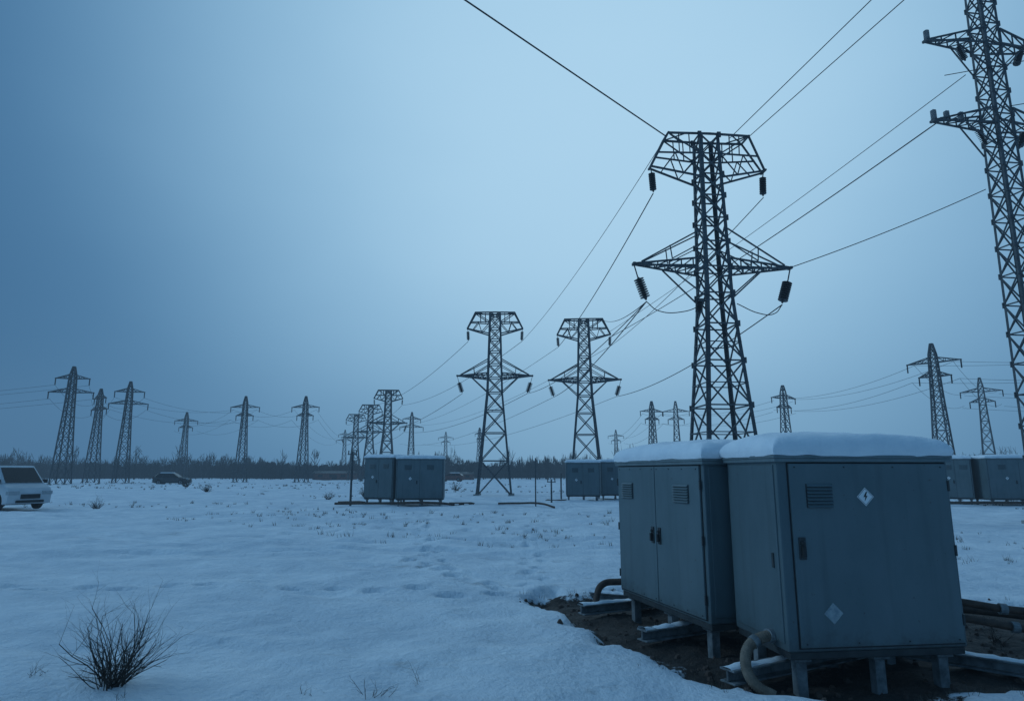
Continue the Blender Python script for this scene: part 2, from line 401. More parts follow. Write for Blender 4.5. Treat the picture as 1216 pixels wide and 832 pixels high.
far=[(meN,-60.7,90,10,1.13),(meN,-62.9,100,-35,1.0),(meN,-57.3,98,14,1.06),(meN2,-69.2,140,5,1.0),(meN2,-44.7,110,3,1.0),(meN2,-34.6,110,-5,1.0),
     (meT3,-18.5,98,5,1.0),(meT3,-25.8,120,8,1.0),(meT3,-33.1,140,8,1.0),(meN,-50.5,200,8,1.0),(meN,-21.3,140,20,1.0),
     (meN2,-21,210,0,1.0),(meN2,-9.3,190,60,1.0),(meN2,31.4,200,0,1.0),(meN2,25.1,118,20,1.0),(meN2,29.4,118,-8,1.0),
     (meN2,39.8,96,25,1.0),(meN2,41.6,64,-50,1.0),(meN2,64.6,90,-40,1.02)]
FP=[place(mm,(x,y,0),R(a),s) for mm,x,y,a,s in far]
bpy.context.view_layer.update()

# ------------------------------------------------------------ wires
def wire(p,q,sag=.3,r=.02,ext=1.0):
    p=Vector(p); q=Vector(q); q=p+(q-p)*ext; pts=[]
    for i in range(25):
        t=i/24; a=p.lerp(q,t); a.z-=4*sag*t*(1-t); pts.append(tuple(a))
    return tube_curve('power_line',pts,r,M_wire,smooth=False,res=1)
def W(o,x,z,y=0): return o.matrix_world@Vector((x,y,z))
TL,TR,LL,LR=(-2.05,11.5),(2.05,11.5),(-2.45,7.5),(2.45,7.5)
wire(W(P1,-1.5,13.75),(-3.35,13.56,14.2),0,.024,2.6)
wire(W(P1,.9,13.75),(10.08,16.3,14.7),0,.014,5)
wire(W(P1,1.5,13.72),(11.0,16.3,14.7),0,.014,5)
wire(W(P3,1.9,12.6),(16.75,22,16.1),.25,.014)
wire(W(P3,2.0,12.2),W(P4,-2.5,13.95),.35,.022)
wire(W(P1,2.8,8.85),(16.9,22,11.6),.1,.016)
wire(W(P1,*TL),W(P3,*TL),.35,.022); wire(W(P1,*TR),W(P3,*TR),.35,.016)
wire(W(P1,*LL),W(P3,*LL),.45,.020); wire(W(P1,*LR),W(P3,*LR),.55,.020); wire(W(P1,*LL),W(P3,1.5,13.7),.4,.016)
wire(W(P1,-1.5,13.7),W(P2,*TR),.5,.013); wire(W(P1,*LL),W(P2,*LR),.6,.016)
G,H1,H2=FP[6],FP[7],FP[8]
for k in (TL,TR,LL,LR):
    wire(W(P2,*k),W(G,*k),1.0,.018); wire(W(G,*k),W(H1,*k),.5,.022); wire(W(H1,*k),W(H2,*k),.5,.022)
    wire(W(P3,*k),W(FP[10],k[0],k[1]),1.6,.015)
def link(a,b_,s=1.2):
    for x,z in ((-1.9,11.9),(1.9,11.9),(-2.3,10.2),(2.3,10.2)): wire(W(a,x,z),W(b_,x,z),s,.016)
link(FP[0],FP[1]); link(FP[1],FP[2]); link(FP[2],FP[4]); link(FP[4],FP[5]); link(FP[3],FP[4],1.5); link(FP[5],FP[9],2)
for x,z in ((-1.9,11.9),(1.9,11.9),(-2.3,10.2),(2.3,10.2)):
    wire(W(FP[0],x,z),(-150,95+x,z),2,.018); wire(W(FP[17],x*.9,z+.3),W(FP[16],x*.9,z+.3),1.0,.017)
    wire(W(FP[17],x*.9,z+.3),W(FP[18],x*.9,z+.3),1.2,.016); wire(W(FP[18],x,z),(140,80+x,z),1.5,.018)
    wire(W(FP[16],x,z),W(FP[15],x,z),1.,.018); wire(W(FP[15],x,z),W(FP[14],x,z),.4,.02); wire(W(FP[14],x,z),W(FP[13],x,z),1.5,.022)
    wire(W(FP[17],x*.9,z+.3),(75,45+x,z+1),1.2,.015)
    wire(W(P4,x,z+4),(45,12+x,z+6),.6,.014)
for s,a in ((1,LR),(-1,LL)):
    tube_curve('jumper_cable',[tuple(W(P1,a[0],a[1])),tuple(W(P1,s*2.1,7.15,-.15)),tuple(W(P1,s*1.3,7.05,-.5)),tuple(W(P1,s*.55,7.35,-.55))],.016,M_wire)
tube_curve('jumper_cable',[tuple(W(P1,-.58,7.3,-.58)),tuple(W(P1,-.7,6.0,-.8)),tuple(W(P1,-.8,4.6,-.9)),tuple(W(P1,-.9,3.0,-1.0))],.018,M_wire)
mb=MB(); mb.bar((6.62,21.85,7.45),(6.35,21.6,7.42),.05); insulator(mb,(6.35,21.6,7.4),(6.32,21.6,6.95),.13); mb.obj('line_insulator',[M_steel,M_insul])

# ------------------------------------------------------------ cabinets
def snow_cap(w,d,z0,th,parent,seed,over=.045):
    nu,nv=50,38; vs=[]; fs=[]; oo=over
    for j in range(nv+1):
        for i in range(nu+1):
            a=.5-.5*math.cos(math.pi*i/nu); c_=.5-.5*math.cos(math.pi*j/nv)
            x=-oo+(w+2*oo)*a; y=-oo+(d+2*oo)*c_
            e=min(x+oo,w+oo-x,y+oo,d+oo-y); r=.12
            t=min(e/r,1); pr=math.sqrt(max(0,1-(1-t)**2))
            nz=float(vnoise(np.array([x*2.2+seed*7.3]),np.array([y*2.2+seed]))[0]); n2=float(vnoise(np.array([x*9+seed]),np.array([y*9.]))[0])
            bul=min(1,4*a*(1-a))**.4*min(1,4*c_*(1-c_))**.4
            z=z0+(.035+th*.5*pr+th*.5*bul*(1+.6*nz)+.016*n2*pr)
            vs.append((x+.03*n2,y+.03*nz,z))
    g=lambda i,j:j*(nu+1)+i
    for j in range(nv):
        for i in range(nu): fs.append((g(i,j),g(i+1,j),g(i+1,j+1),g(i,j+1)))
    ring=[g(i,0) for i in range(nu+1)]+[g(nu,j) for j in range(1,nv+1)]+[g(i,nv) for i in range(nu-1,-1,-1)]+[g(0,j) for j in range(nv-1,0,-1)]
    o=len(vs)
    for k in ring:
        x,y,z=vs[k]; dz=.05*float(vnoise(np.array([x*7+seed]),np.array([y*7.+3]))[0])
        cx=min(max(x,.0),w); cy=min(max(y,.0),d)
        vs.append((x*.8+cx*.2,y*.8+cy*.2,z0-.004+dz*.5))
    n=len(ring)
    for k in range(n): fs.append((ring[(k+1)%n],ring[k],o+k,o+(k+1)%n))
    mb=MB(); mb.add(vs,fs); mb.obj('snow_cap',[M_snow],parent,smooth=True)
def cabinet(loc,rz,w,d,z0,z1,doors,vents,signs,seed,handles,small=False,th=.18):
    e=empty('electrical_cabinet',loc,rz)
    mb=MB(); mb.box((0,0,z0),(w,d,z1)); mb.obj('housing',[M_cab],e,bevel=.012)
    mb=MB(); mb.box((-.010,.05,z0+.06),(.004,d-.05,z1-.06)); mb.obj('side_panel',[M_cab],e,bevel=.005)
    mb=MB(); mb.box((w-.004,.05,z0+.06),(w+.010,d-.05,z1-.06)); mb.obj('side_panel_far',[M_cab],e,bevel=.005)
    mb=MB(); mb.box((-.035,-.035,z1-.004),(w+.035,d+.035,z1+.022)); mb.box((-.028,-.028,z1-.035),(w+.028,d+.028,z1-.0045))
    mb.obj('roof_lid',[M_lid],e,bevel=.004)
    mb=MB(); mb.box((.015,.015,z0-.06),(w-.015,d-.015,z0-.002)); mb.obj('base_frame',[M_cabdark],e,bevel=.006)
    mb=MB()
    for x in (.10,w*.5,w-.22):
        for y in (.08,d-.2):
            mb.box((x,y,-.2),(x+.09,y+.09,z0-.061))
            mb.box((x-.03,y-.03,z0-.09),(x+.12,y+.12,z0-.062))
    mb.obj('support_legs',[M_beam],e,bevel=.006)
    for k,(a,b_) in enumerate(doors):
        mb=MB(); mb.box((a,-.022,z0+.035),(b_,.004,z1-.05)); mb.obj('door_%d'%(k+1),[M_cab2],e,bevel=.006)
        mb=MB()
        g_=.010
        mb.box((a-g_,-.006,z0+.035-g_),(a,-.0005,z1-.05+g_)); mb.box((b_,-.006,z0+.035-g_),(b_+g_,-.0005,z1-.05+g_))
        mb.box((a,-.006,z0+.035-g_),(b_,-.0005,z0+.035)); mb.box((a,-.006,z1-.05),(b_,-.0005,z1-.05+g_))
        mb.obj('door_gasket_%d'%(k+1),[M_black],e)
        mb=MB()
        hx=b_-.0 if k==len(doors)-1 else a
        for z in (z0+.22,(z0+z1)/2,z1-.24): mb.tube((hx+(.012 if hx==b_ else -.012),-.020,z-.045),(hx+(.012 if hx==b_ else -.012),-.020,z+.045),.011,.011,8)
        for bx_ in np.linspace(a+.05,b_-.05,4):
            for z in (z0+.065,z1-.08): mb.tube((bx_,-.027,z),(bx_,-.021,z),.007,.007,6)
        mb.obj('hinges_%d'%(k+1),[M_cabdark],e)
    for k,(vx,vz,vw,vh) in enumerate(vents):
        mb=MB(); mb.box((vx,-.026,vz),(vx+vw,-.0215,vz+vh),1)
        ns=7
        for i in range(ns):
            zz=vz+vh*(i+.25)/ns
            hgt=vh/ns
            mb.add([(vx+.008,-.027,zz),(vx+vw-.008,-.027,zz),(vx+vw-.008,-.046,zz-.002),(vx+.008,-.046,zz-.002),(vx+.008,-.0275,zz+hgt*.75),(vx+vw-.008,-.0275,zz+hgt*.75)],
                   [(0,1,2,3),(3,2,5,4),(0,3,4),(1,5,2),(0,4,5,1)],0)
        mb.obj('vent_louvres_%d'%(k+1),[M_cab2,M_cabdark],e)
    for k,(hx,hz) in enumerate(handles):
        mb=MB(); mb.box((hx-.03,-.034,hz-.09),(hx+.03,-.0225,hz+.09),0); mb.box((hx-.016,-.062,hz-.065),(hx+.016,-.035,hz+.02),1)
        mb.tube((hx,-.05,hz+.045),(hx,-.03,hz+.045),.018,.018,10,1)
        mb.obj('handle_%d'%(k+1),[M_cabdark,M_black],e,bevel=.004)
    for k,(sx,sz,sr,old) in enumerate(signs):
        mb=MB(); y=-.0255; mb.add([(sx,y,sz-sr),(sx+sr,y,sz),(sx,y,sz+sr),(sx-sr,y,sz)],[(0,1,2,3)],0)
        if not old:
            s=sr*.72; y=-.0275
            pts=[(.15,1),(-.38,-.05),(-.02,0),(-.2,-.9),(.4,.22),(.06,.18),(.38,.95)]
            mb.add([(sx+px*s*.9,y,sz+pz*s*.75) for px,pz in pts],[(0,1,2,3,4,5,6)],1)
            mb.add([(sx,-.0262,sz-sr*.9),(sx+sr*.9,-.0262,sz),(sx,-.0262,sz+sr*.9),(sx-sr*.9,-.0262,sz),
                    (sx,-.0262,sz-sr*.84),(sx+sr*.84,-.0262,sz),(sx,-.0262,sz+sr*.84),(sx-sr*.84,-.0262,sz)],[(0,1,5,4),(1,2,6,5),(2,3,7,6),(3,0,4,7)],1)
        mb.obj('warning_sign_%d'%(k+1),[M_signold if old else M_sign,M_black],e)
    snow_cap(w,d,z1+.024,th,e,seed)
    return e
c1=cabinet((2.26,5.71,0),R(7.0),1.60,.95,.25,1.82,[(.10,1.565)],[(.24,1.40,.24,.20)],[(.78,1.49,.078,False),(.40,.55,.085,True)],2,[(.17,1.07)])
mb=MB(); mb.box((-.020,.12,.9),(-.0105,.15,1.02)); mb.obj('side_latch',[M_cabdark],c1)
c2=cabinet((1.369,8.62,0),R(-74),2.0,1.2,.25,1.81,[(.04,1.0),(1.012,1.94)],[(.16,1.38,.30,.19),(1.42,1.38,.32,.19)],[],5,[(.93,1.0),(1.085,1.0)])
def midcab(x,y,rz,w,d,h,seed):
    return cabinet((x,y,-.02),R(rz),w,d,.35,h,[(.06,w*.5-.005),(w*.5+.005,w-.06)],[(w*.18,h-.55,.35,.25),(w*.65,h-.55,.35,.25)],[(w*.3,h-1.0,.09,False)],seed,[(w*.44,h*.5)],th=.16)
midcab(-6.0,34.6,3,2.45,1.5,2.38,11); midcab(-7.95,36.0,-22,1.8,1.6,2.45,12)
midcab(3.2,39.6,-4,2.0,1.4,2.25,13); midcab(5.45,41.0,6,2.3,1.4,2.3,14)
midcab(24.6,34.6,-10,3.0,1.8,2.4,15); midcab(23.1,36.2,-35,1.5,1.6,2.4,16)

def beam(p,q,w=.16,h=.10):
    mb=MB(); p=Vector(p); q=Vector(q); d=(q-p).normalized(); n=Vector((-d.y,d.x,0))
    def slab(zc,ww,hh):
        a=n*ww/2; u_=Vector((0,0,hh/2)); c0=p+Vector((0,0,zc)); c1_=q+Vector((0,0,zc))
        mb.add([c0-a-u_,c0+a-u_,c0+a+u_,c0-a+u_,c1_-a-u_,c1_+a-u_,c1_+a+u_,c1_-a+u_],[(0,1,2,3),(4,7,6,5),(0,4,5,1),(1,5,6,2),(2,6,7,3),(3,7,4,0)])
    slab(h/2,w,.016); slab(-h/2,w,.016); slab(0,.02,h-.02)
    o=mb.obj('skid_beam',[M_beam],bevel=.004)
    mb=MB(); k=40; vs=[]; fs=[]
    for i in range(k+1):
        c=p.lerp(q,i/k)+Vector((0,0,h/2+.008)); wv=w*.40*(1+.5*(random.random()-.5)); t=max(0,.020+.02*(random.random()-.5)+.035*float(vnoise(np.array([i/4.+p.x*9]),np.array([2.3]))[0]))-.004
        for a_,z in ((-1,-.004),(-.7,t*.8),(0,t),(.7,t*.8),(1,-.004)): vs.append(c+n*wv*a_+Vector((0,0,z)))
    for i in range(k):
        for j in range(4): fs.append((i*5+j,i*5+j+1,(i+1)*5+j+1,(i+1)*5+j))
    mb.add(vs,fs); s=mb.obj('snow_layer',[M_snow],o,smooth=True)
    return o
beam((.85,8.55,.03),(3.1,9.7,.03)); beam((1.35,7.25,.03),(3.2,8.25,.03)); beam((1.80,5.90,.02),(4.1,7.15,.02)); beam((3.55,6.9,.03),(4.85,5.65,.03)); beam((2.6,9.0,.0),(1.1,9.7,.0),.12,.08)
def hose(pts,r,mat,name,ribs=True):
    o=tube_curve(name,pts,r,mat)
    if ribs:
        mb=MB(); c=[Vector(p) for p in pts]; dense=[]
        for i in range(len(c)-1):
            p0=c[max(i-1,0)];p1=c[i];p2=c[i+1];p3=c[min(i+2,len(c)-1)]
            for k in range(10):
                t=k/10; dense.append(.5*((2*p1)+(p2-p0)*t+(2*p0-5*p1+4*p2-p3)*t*t+(3*p1-p0-3*p2+p3)*t**3))
        for a,b_ in zip(dense[:-1:1],dense[1::1]):
            m_=a.lerp(b_,.5); mb.tube(a.lerp(m_,.2),m_,r*1.10,r*1.10,12)
        mb.obj('hose_ribs',[mat],o)
    return o
hose([(2.42,6.05,.30),(2.15,5.92,.33),(1.98,5.86,.26),(1.93,5.80,.12),(1.98,5.72,.0),(2.10,5.66,-.06)],.042,M_hose,'cable_conduit')
mb=MB(); mb.tube((2.26,5.97,.325),(2.17,5.93,.333),.058,.058,14); mb.tube((2.06,5.885,.31),(2.02,5.87,.29),.054,.054,14); mb.obj('hose_clamp',[M_beam])
hose([(1.75,8.7,.30),(1.35,8.85,.31),(1.15,8.80,.28),(1.07,8.72,.15),(1.05,8.68,-.05)],.042,M_rust,'drain_pipe',False)
hose([(3.7,6.7,.50),(4.15,6.55,.50),(4.6,6.5,.44),(5.4,6.4,.36),(6.3,6.2,.1)],.034,M_rust,'supply_pipe',False)
hose([(3.7,6.62,.37),(4.15,6.45,.37),(4.6,6.40,.30),(5.3,6.25,.2),(6.1,6.0,.0)],.034,M_rust,'supply_pipe',False)
hose([(3.9,7.8,.25),(4.9,7.7,.22),(6.2,7.5,.1)],.05,M_rust,'supply_pipe',False)
mb=MB()
for x,y,z in ((4.6,6.5,.44),(5.4,6.4,.36),(4.62,6.4,.30)): mb.tube((x-.03,y,z),(x+.03,y-.01,z-.005),.05,.05,12)
mb.bar((5.0,6.45,-.15),(5.0,6.45,.36),.05); mb.obj('pipe_couplings',[M_beam])

mb=MB()
for i in range(1000):
    x=random.uniform(.1,6.2); y=random.uniform(5.2,9.6)
    _,d=height(np.array([x]),np.array([y]))
    if d[0]>.15: continue
    r=random.choice([.010,.014,.02,.035])*random.uniform(.7,1.3); z=gz(x,y)
    vs=[]
    for a in range(6):
        vs.append((x+r*math.cos(a*1.05)*random.uniform(.7,1.2),y+r*math.sin(a*1.05)*random.uniform(.7,1.2),z-.005))
    vs += [(x+r*.5*math.cos(a*1.05),y+r*.5*math.sin(a*1.05),z+r*random.uniform(.5,.9)) for a in range(6)]
    mb.add(vs,[(a,(a+1)%6,6+(a+1)%6,6+a) for a in range(6)]+[(6,7,8,9,10,11)])
mb.obj('dirt_clods',[M_rust])

def post(x,y,h,r,name,extra=None):
    e=MB(); e.tube((x,y,-.2),(x,y,h),r,r*.85,8)
    if extra: e.bar((x-.25,y,h-.15),(x+.25,y,h-.15),.05); e.tube((x-.2,y,h-.12),(x-.2,y,h+.05),.03,.03,6); e.tube((x+.2,y,h-.12),(x+.2,y,h+.05),.03,.03,6)
    e.obj(name,[M_steel])
post(-8.35,34.8,2.75,.06,'marker_post',True); post(1.2,34.2,2.4,.035,'marker_post'); post(2.2,37.5,1.3,.05,'marker_post',True); post(3.0,41,1.6,.05,'marker_post')
post(-62,78,4.2,.07,'marker_post',True)
hose([(-9.0,34.2,.12),(-6.5,34.0,.15),(-3.5,34.0,.14),(-2.9,34.1,.05)],.06,M_rust,'ground_pipe',False)
hose([(-.7,34.3,.12),(0.2,34.1,.14),(1.5,33.6,.14),(2.1,33.2,-.02)],.05,M_rust,'ground_pipe',False)
hose([(22.0,34.2,.15),(24,34.0,.18),(28,34.0,.16)],.07,M_rust,'ground_pipe',False)
def pallet(x,y,rz):
    e=MB()
    for i in range(5): e.box((0,i*.22,.10),(1.2,i*.22+.14,.13))
    for i in range(3): e.box((i*.53,0,-.05),(i*.53+.1,1.02,.099))
    o=e.obj('wooden_pallet',[M_rust]); o.location=(x,y,gz(x,y)); o.rotation_euler=(0,0,R(rz))
pallet(-3.1,35.0,15); pallet(2.0,40.2,-10); pallet(-8.9,35.5,30); pallet(22.2,35.5,5)

# ------------------------------------------------------------ vegetation
def bush(x,y,h,n,spread,r0=.006,name='bare_bush',seed=1,lv=2):
    rd=random.Random(seed); mb=MB(); z=gz(x,y)
    def grow(p,d,L,r,lev):
        k=4
        for i in range(k):
            d=(d+Vector((rd.gauss(0,.13),rd.gauss(0,.13),rd.gauss(.02,.07)))).normalized()
            q=p+d*L/k; mb.tube(p,q,r,r*.8,4); p=q; r*=.8
            if lev>0 and rd.random()<.85:
                dd=(d+Vector((rd.gauss(0,.6),rd.gauss(0,.6),rd.gauss(.05,.3)))).normalized(); grow(p,dd,L*rd.uniform(.3,.55),r*.7,lev-1)
    for i in range(n):
        a=rd.uniform(0,2*math.pi); s=rd.random()**.6*spread
        d=Vector((math.cos(a)*s,math.sin(a)*s,1)).normalized()
        grow(Vector((x+rd.gauss(0,.05),y+rd.gauss(0,.05),z-.03)),d,h*rd.uniform(.55,1.05)*(1.15-.2*s),r0*rd.uniform(.6,1.1),lv)
    return mb.obj(name,[M_twig])
bush(-3.15,5.55,.60,58,1.5,.0062,'bare_bush',1)
bush(-1.05,5.42,.20,9,2.2,.003,'bare_bush',4); bush(-1.55,5.6,.13,5,2.5,.003,'dry_weed',5); bush(-.75,5.75,.24,3,1.6,.0028,'dry_weed',6)
bush(-3.75,5.6,.16,6,2.2,.003,'dry_weed',26); bush(-2.9,5.35,.12,7,2.5,.003,'dry_weed',27)
bush(-20.3,33,.55,26,1.6,.012,'bare_bush',7); bush(-11.5,42,.6,22,1.6,.014,'bare_bush',8); bush(-9.7,44,.7,22,1.5,.014,'bare_bush',9); bush(-25,55,.7,30,2.2,.018,'bare_bush',10)
bush(4.8,5.9,.22,7,1.4,.003,'dry_weed',12); bush(5.1,7.4,.35,9,1.0,.004,'dry_weed',13); bush(4.55,8.2,.3,8,1.0,.004,'dry_weed',15)
bush(-34,70,1.0,26,1.5,.025,'bare_bush',21); bush(6.6,30,.5,16,1.6,.012,'bare_bush',22); bush(-5,60,.8,22,1.6,.02,'bare_bush',23)
mb=MB()
def tuft(x,y,h,n):
    z=gz(x,y)
    for i in range(n):
        a=random.uniform(0,6.28); l=h*random.uniform(.5,1.1); lean=random.uniform(.1,.9)*l; w=max(.0025,.00035*y)
        bx_,by_=x+random.gauss(0,h*.3),y+random.gauss(0,h*.3); ca,sa=math.cos(a),math.sin(a)
        mb.add([(bx_-w,by_,z-.02),(bx_+w,by_,z-.02),(bx_+ca*lean+w*.3,by_+sa*lean,z+l)],[(0,1,2)])
for i in range(3000):
    y=12+92*random.random()**1.25; x=random.uniform(-.82,.82)*y
    if float(vnoise(np.array([x/9.]),np.array([y/5.]))[0])<.02: continue
    tuft(x,y,random.uniform(.04,.15)*(1+y/90),random.randint(4,9))
for i in range(160):
    k=random.randrange(len(POLY)); p=POLY[k]; q_=POLY[(k+1)%len(POLY)]; t=random.random()
    tuft(p[0]+(q_[0]-p[0])*t+random.gauss(0,.15),p[1]+(q_[1]-p[1])*t+random.gauss(0,.15),random.uniform(.03,.09),4)
mb.obj('dry_grass',[M_grass])
mb=MB()
def tree(x,y,h,rd):
    def tri(p,q,w): 
        mb.add([(p[0]-w,p[1],p[2]),(p[0]+w,p[1],p[2]),(q[0]+w*.35,q[1],q[2]),(q[0]-w*.35,q[1],q[2])],[(0,1,2,3)])
    tri((x,y,0),(x+rd.gauss(0,.2),y,h*.9),.10)
    wd=h*rd.uniform(.28,.5)
    for i in range(34):
        t=rd.uniform(.15,.95); a=rd.uniform(-1,1)
        bx_=x+a*wd*.25; bz=h*t*.8
        L_=h*.28*(1.1-t*.5); ex=bx_+a*wd*rd.uniform(.3,.9)*math.sin(math.pi*min(1,t+.15)); ez=min(h*rd.uniform(.96,1.04),bz+L_*rd.uniform(.6,1.2))
        tri((bx_,y+rd.uniform(-wd,wd)*.5,bz),(ex,y+rd.uniform(-wd,wd)*.5,ez),rd.uniform(.03,.08))
rd=random.Random(5)
for i in range(1900):
    y=rd.uniform(150,215); x=rd.uniform(-1.0,1.0)*y*.95
    hh_=3.4+6.5*abs(float(vnoise(np.array([x/18.]),np.array([1.]))[0]))
    tree(x,y,hh_*rd.uniform(.75,1.25),rd)
for i in range(60):
    y=rd.uniform(135,170); x=rd.uniform(-1,1)*y*.9; tree(x,y,rd.uniform(5.5,8.5),rd)
mb.obj('distant_trees',[M_tree])
mb=MB()
for row in range(3):
    y=172+row*22; n=900; pts=[]
    for i in range(n+1):
        x=-260+520*i/n
        h=2.3+row*.5+2.2*float(vnoise(np.array([x/9.+row*9]),np.array([row*3.1]))[0])+1.4*float(vnoise(np.array([x/1.7]),np.array([row*1.7+5]))[0])+.9*rd.random()
        pts.append((x,y+rd.gauss(0,1),h))
    vs=[]
    for p in pts: vs += [(p[0],p[1],-.3),p,(p[0],p[1]+5,-.3)]
    fs=[]
    for i in range(n): a=i*3; fs += [(a,a+3,a+4,a+1),(a+1,a+4,a+5,a+2)]
    mb.add(vs,fs)
mb.obj('distant_hedge',[M_tree])

# ------------------------------------------------------------ vehicles
def wheel(mb,x,y,r,side):
    mb.lathe((x,y,r),(x,y+side*.2,r),[(0,r*.9),(.1,r),(.85,r),(1,r*.93)],24,1)
    mb.lathe((x,y+side*.19,r),(x,y+side*.215,r),[(0,r*.62),(1,r*.56)],20,2)
    for k in range(5):
        a=k*2*math.pi/5; mb.bar((x,y+side*.222,r),(x+math.cos(a)*r*.55,y+side*.222,r+math.sin(a)*r*.55),.05,.012,1)
def vehicle(name,loc,rz,Ln,Wd,prof,belt,gh,paint,wr,wx,snow=False,panes=((.05,.34),(.37,.66),(.69,.95))):
    e=empty(name,loc,rz); hw_=Wd/2
    def arch(cx):
        return [(cx+ (wr+.07)*math.cos(t),wr+(wr+.07)*math.sin(t)) for t in np.linspace(0-.25,math.pi+.25,11)][::-1]
    bot=[(.05,.32)]+arch(wx[0])+arch(wx[1])+[(Ln-.06,.30)]
    outline=bot+prof
    n=len(outline); vs=[]
    for y in (-hw_,hw_): vs += [(x,y,z) for x,z in outline]
    fs=[tuple(range(n)),tuple(range(n,2*n))[::-1]]+[(i,n+i,n+(i+1)%n,(i+1)%n) for i in range(n)]
    mb=MB(); mb.add(vs,fs); mb.obj('body',[paint],e,bevel=.05)
    mb=MB(); mb.box((.3,-hw_+.12,.25),(Ln-.3,hw_-.12,.75)); mb.obj('underbody',[M_tire],e)
    x0,x1,t0,t1,zt=gh; ins=.14
    B=[(x0,-hw_+.03,belt),(x1,-hw_+.03,belt),(x1,hw_-.03,belt),(x0,hw_-.03,belt)]
    T=[(t0,-hw_+ins,zt),(t1,-hw_+ins,zt),(t1,hw_-ins,zt),(t0,hw_-ins,zt)]
    mb=MB(); mb.add(B+T,[(0,1,5,4),(1,2,6,5),(2,3,7,6),(3,0,4,7),(4,5,6,7),(0,3,2,1)]); mb.obj('cabin',[paint],e,bevel=.07)
    mb=MB()
    def pane(a,b_,c,d,u0,u1,v0=.10,v1=.80,off=.012):
        a,b_,c,d=map(Vector,(a,b_,c,d)); nrm=(b_-a).cross(d-a).normalized()*off
        P=lambda u,v:(a.lerp(b_,u)).lerp(d.lerp(c,u),v)+nrm
        mb.add([P(u0,v0),P(u1,v0),P(u1,v1),P(u0,v1)],[(0,1,2,3)])
    for u0,u1 in panes:
        pane(B[0],B[1],T[1],T[0],u0,u1); pane(B[2],B[3],T[3],T[2],1-u1,1-u0)
    pane(B[1],B[2],T[2],T[1],.06,.94,.04,.88); pane(B[3],B[0],T[0],T[3],.1,.9)
    mb.obj('windows',[M_glass],e)
    mb=MB()
    for x in wx:
        wheel(mb,x,hw_-.2,wr,1); wheel(mb,x,-hw_+.2,wr,-1)
    mb.obj('wheels',[M_tire,M_tire,M_rim],e)
    mb=MB(); xf=Ln+.012
    mb.box((xf-.06,-.42,.52),(xf+.005,.42,.72),0); mb.box((xf-.06,-.6,.34),(xf+.01,.6,.45),0)
    for s in (-1,1):
        mb.box((xf-.22,min(s*.5,s*(hw_+.006)),.70),(xf+.004,max(s*.5,s*(hw_+.006)),.86),1)
        mb.box((x1-.35,min(s*(hw_-.02),s*(hw_+.2)),belt+.02),(x1-.2,max(s*(hw_-.02),s*(hw_+.2)),belt+.2),0)
        mb.box((-.01,min(s*.6,s*(hw_+.004)),.8),(.1,max(s*.6,s*(hw_+.004)),1.05),2)
        for xd in (Ln*.42,Ln*.62): mb.box((xd,s*(hw_+.002)-.003,.42),(xd+.012,s*(hw_+.002)+.003,belt-.02),0)
        for xd in (Ln*.46,Ln*.35): mb.box((xd,s*(hw_+.012)-.01,belt-.16),(xd+.15,s*(hw_+.012)+.01,belt-.13),0)
        mb.box((wx[0]+wr+.1,s*(hw_+.004)-.006,.32),(wx[1]-wr-.1,s*(hw_+.004)+.006,.42),0)
    mb.obj('trim_and_lights',[M_black,M_lamp,M_brick],e,bevel=.01)
    if snow:
        mb=MB(); mb.add([(t0+.1,-hw_+ins+.08,zt+.002),(t1-.1,-hw_+ins+.08,zt+.002),(t1-.1,hw_-ins-.08,zt+.002),(t0+.1,hw_-ins-.08,zt+.002),
              (t0+.2,-hw_+ins+.2,zt+.09),(t1-.2,-hw_+ins+.2,zt+.09),(t1-.2,hw_-ins-.2,zt+.09),(t0+.2,hw_-ins-.2,zt+.09)],[(0,1,5,4),(1,2,6,5),(2,3,7,6),(3,0,4,7),(4,5,6,7)])
        mb.obj('roof_snow',[M_snow],e,bevel=.03)
    return e
# tall panel van, nose to the right: blank rear panels, cab window, short steep bonnet
vanprof=[(4.58,.42),(4.62,.80),(4.48,1.02),(4.10,1.17),(4.0,1.20),(.04,1.20),(.0,.95),(.0,.5)]
vehicle('parked_van',(-26.5,33.0,-.03),R(-24),4.62,1.9,vanprof,1.195,(.05,4.05,.12,3.25,2.02),M_carl,.36,(.85,3.72),False,((.10,.40),(.66,.93)))
carprof=[(4.4,.42),(4.4,.7),(4.25,.86),(3.2,.98),(.3,1.0),(.05,.92),(.0,.5)]
vehicle('parked_car',(-47.5,89,0),R(8),4.4,1.8,carprof,.99,(.15,3.25,.7,2.45,1.55),M_card,.33,(.8,3.55),True)
vehicle('parked_car',(-8.5,118,0),R(170),4.4,1.8,carprof,.99,(.15,3.25,.7,2.45,1.5),M_brick,.33,(.8,3.55),True)
def shed(x,y,w,d,h,rz):
    e=empty('brick_shed',(x,y,0),R(rz))
    mb=MB(); mb.box((0,0,-.2),(w,d,h)); mb.obj('walls',[M_brick],e)
    mb=MB(); mb.add([(-.3,-.3,h),(w+.3,-.3,h),(w+.3,d+.3,h),(-.3,d+.3,h),(-.3,d/2,h+.5),(w+.3,d/2,h+.5)],[(0,1,5,4),(2,3,4,5),(0,4,3),(1,2,5),(0,3,2,1)]); mb.obj('roof',[M_cabdark],e)
    mb=MB()
    for i in range(int(w/2.5)): mb.box((1+i*2.5,-.03,h*.4),(2+i*2.5,-.003,h*.8))
    mb.box((w*.45,-.04,0),(w*.45+1.1,-.031,h*.75)); mb.obj('windows_and_door',[M_glass],e)
shed(-44,148,9,4,1.4,4); shed(-14,150,5,4,1.2,-5)

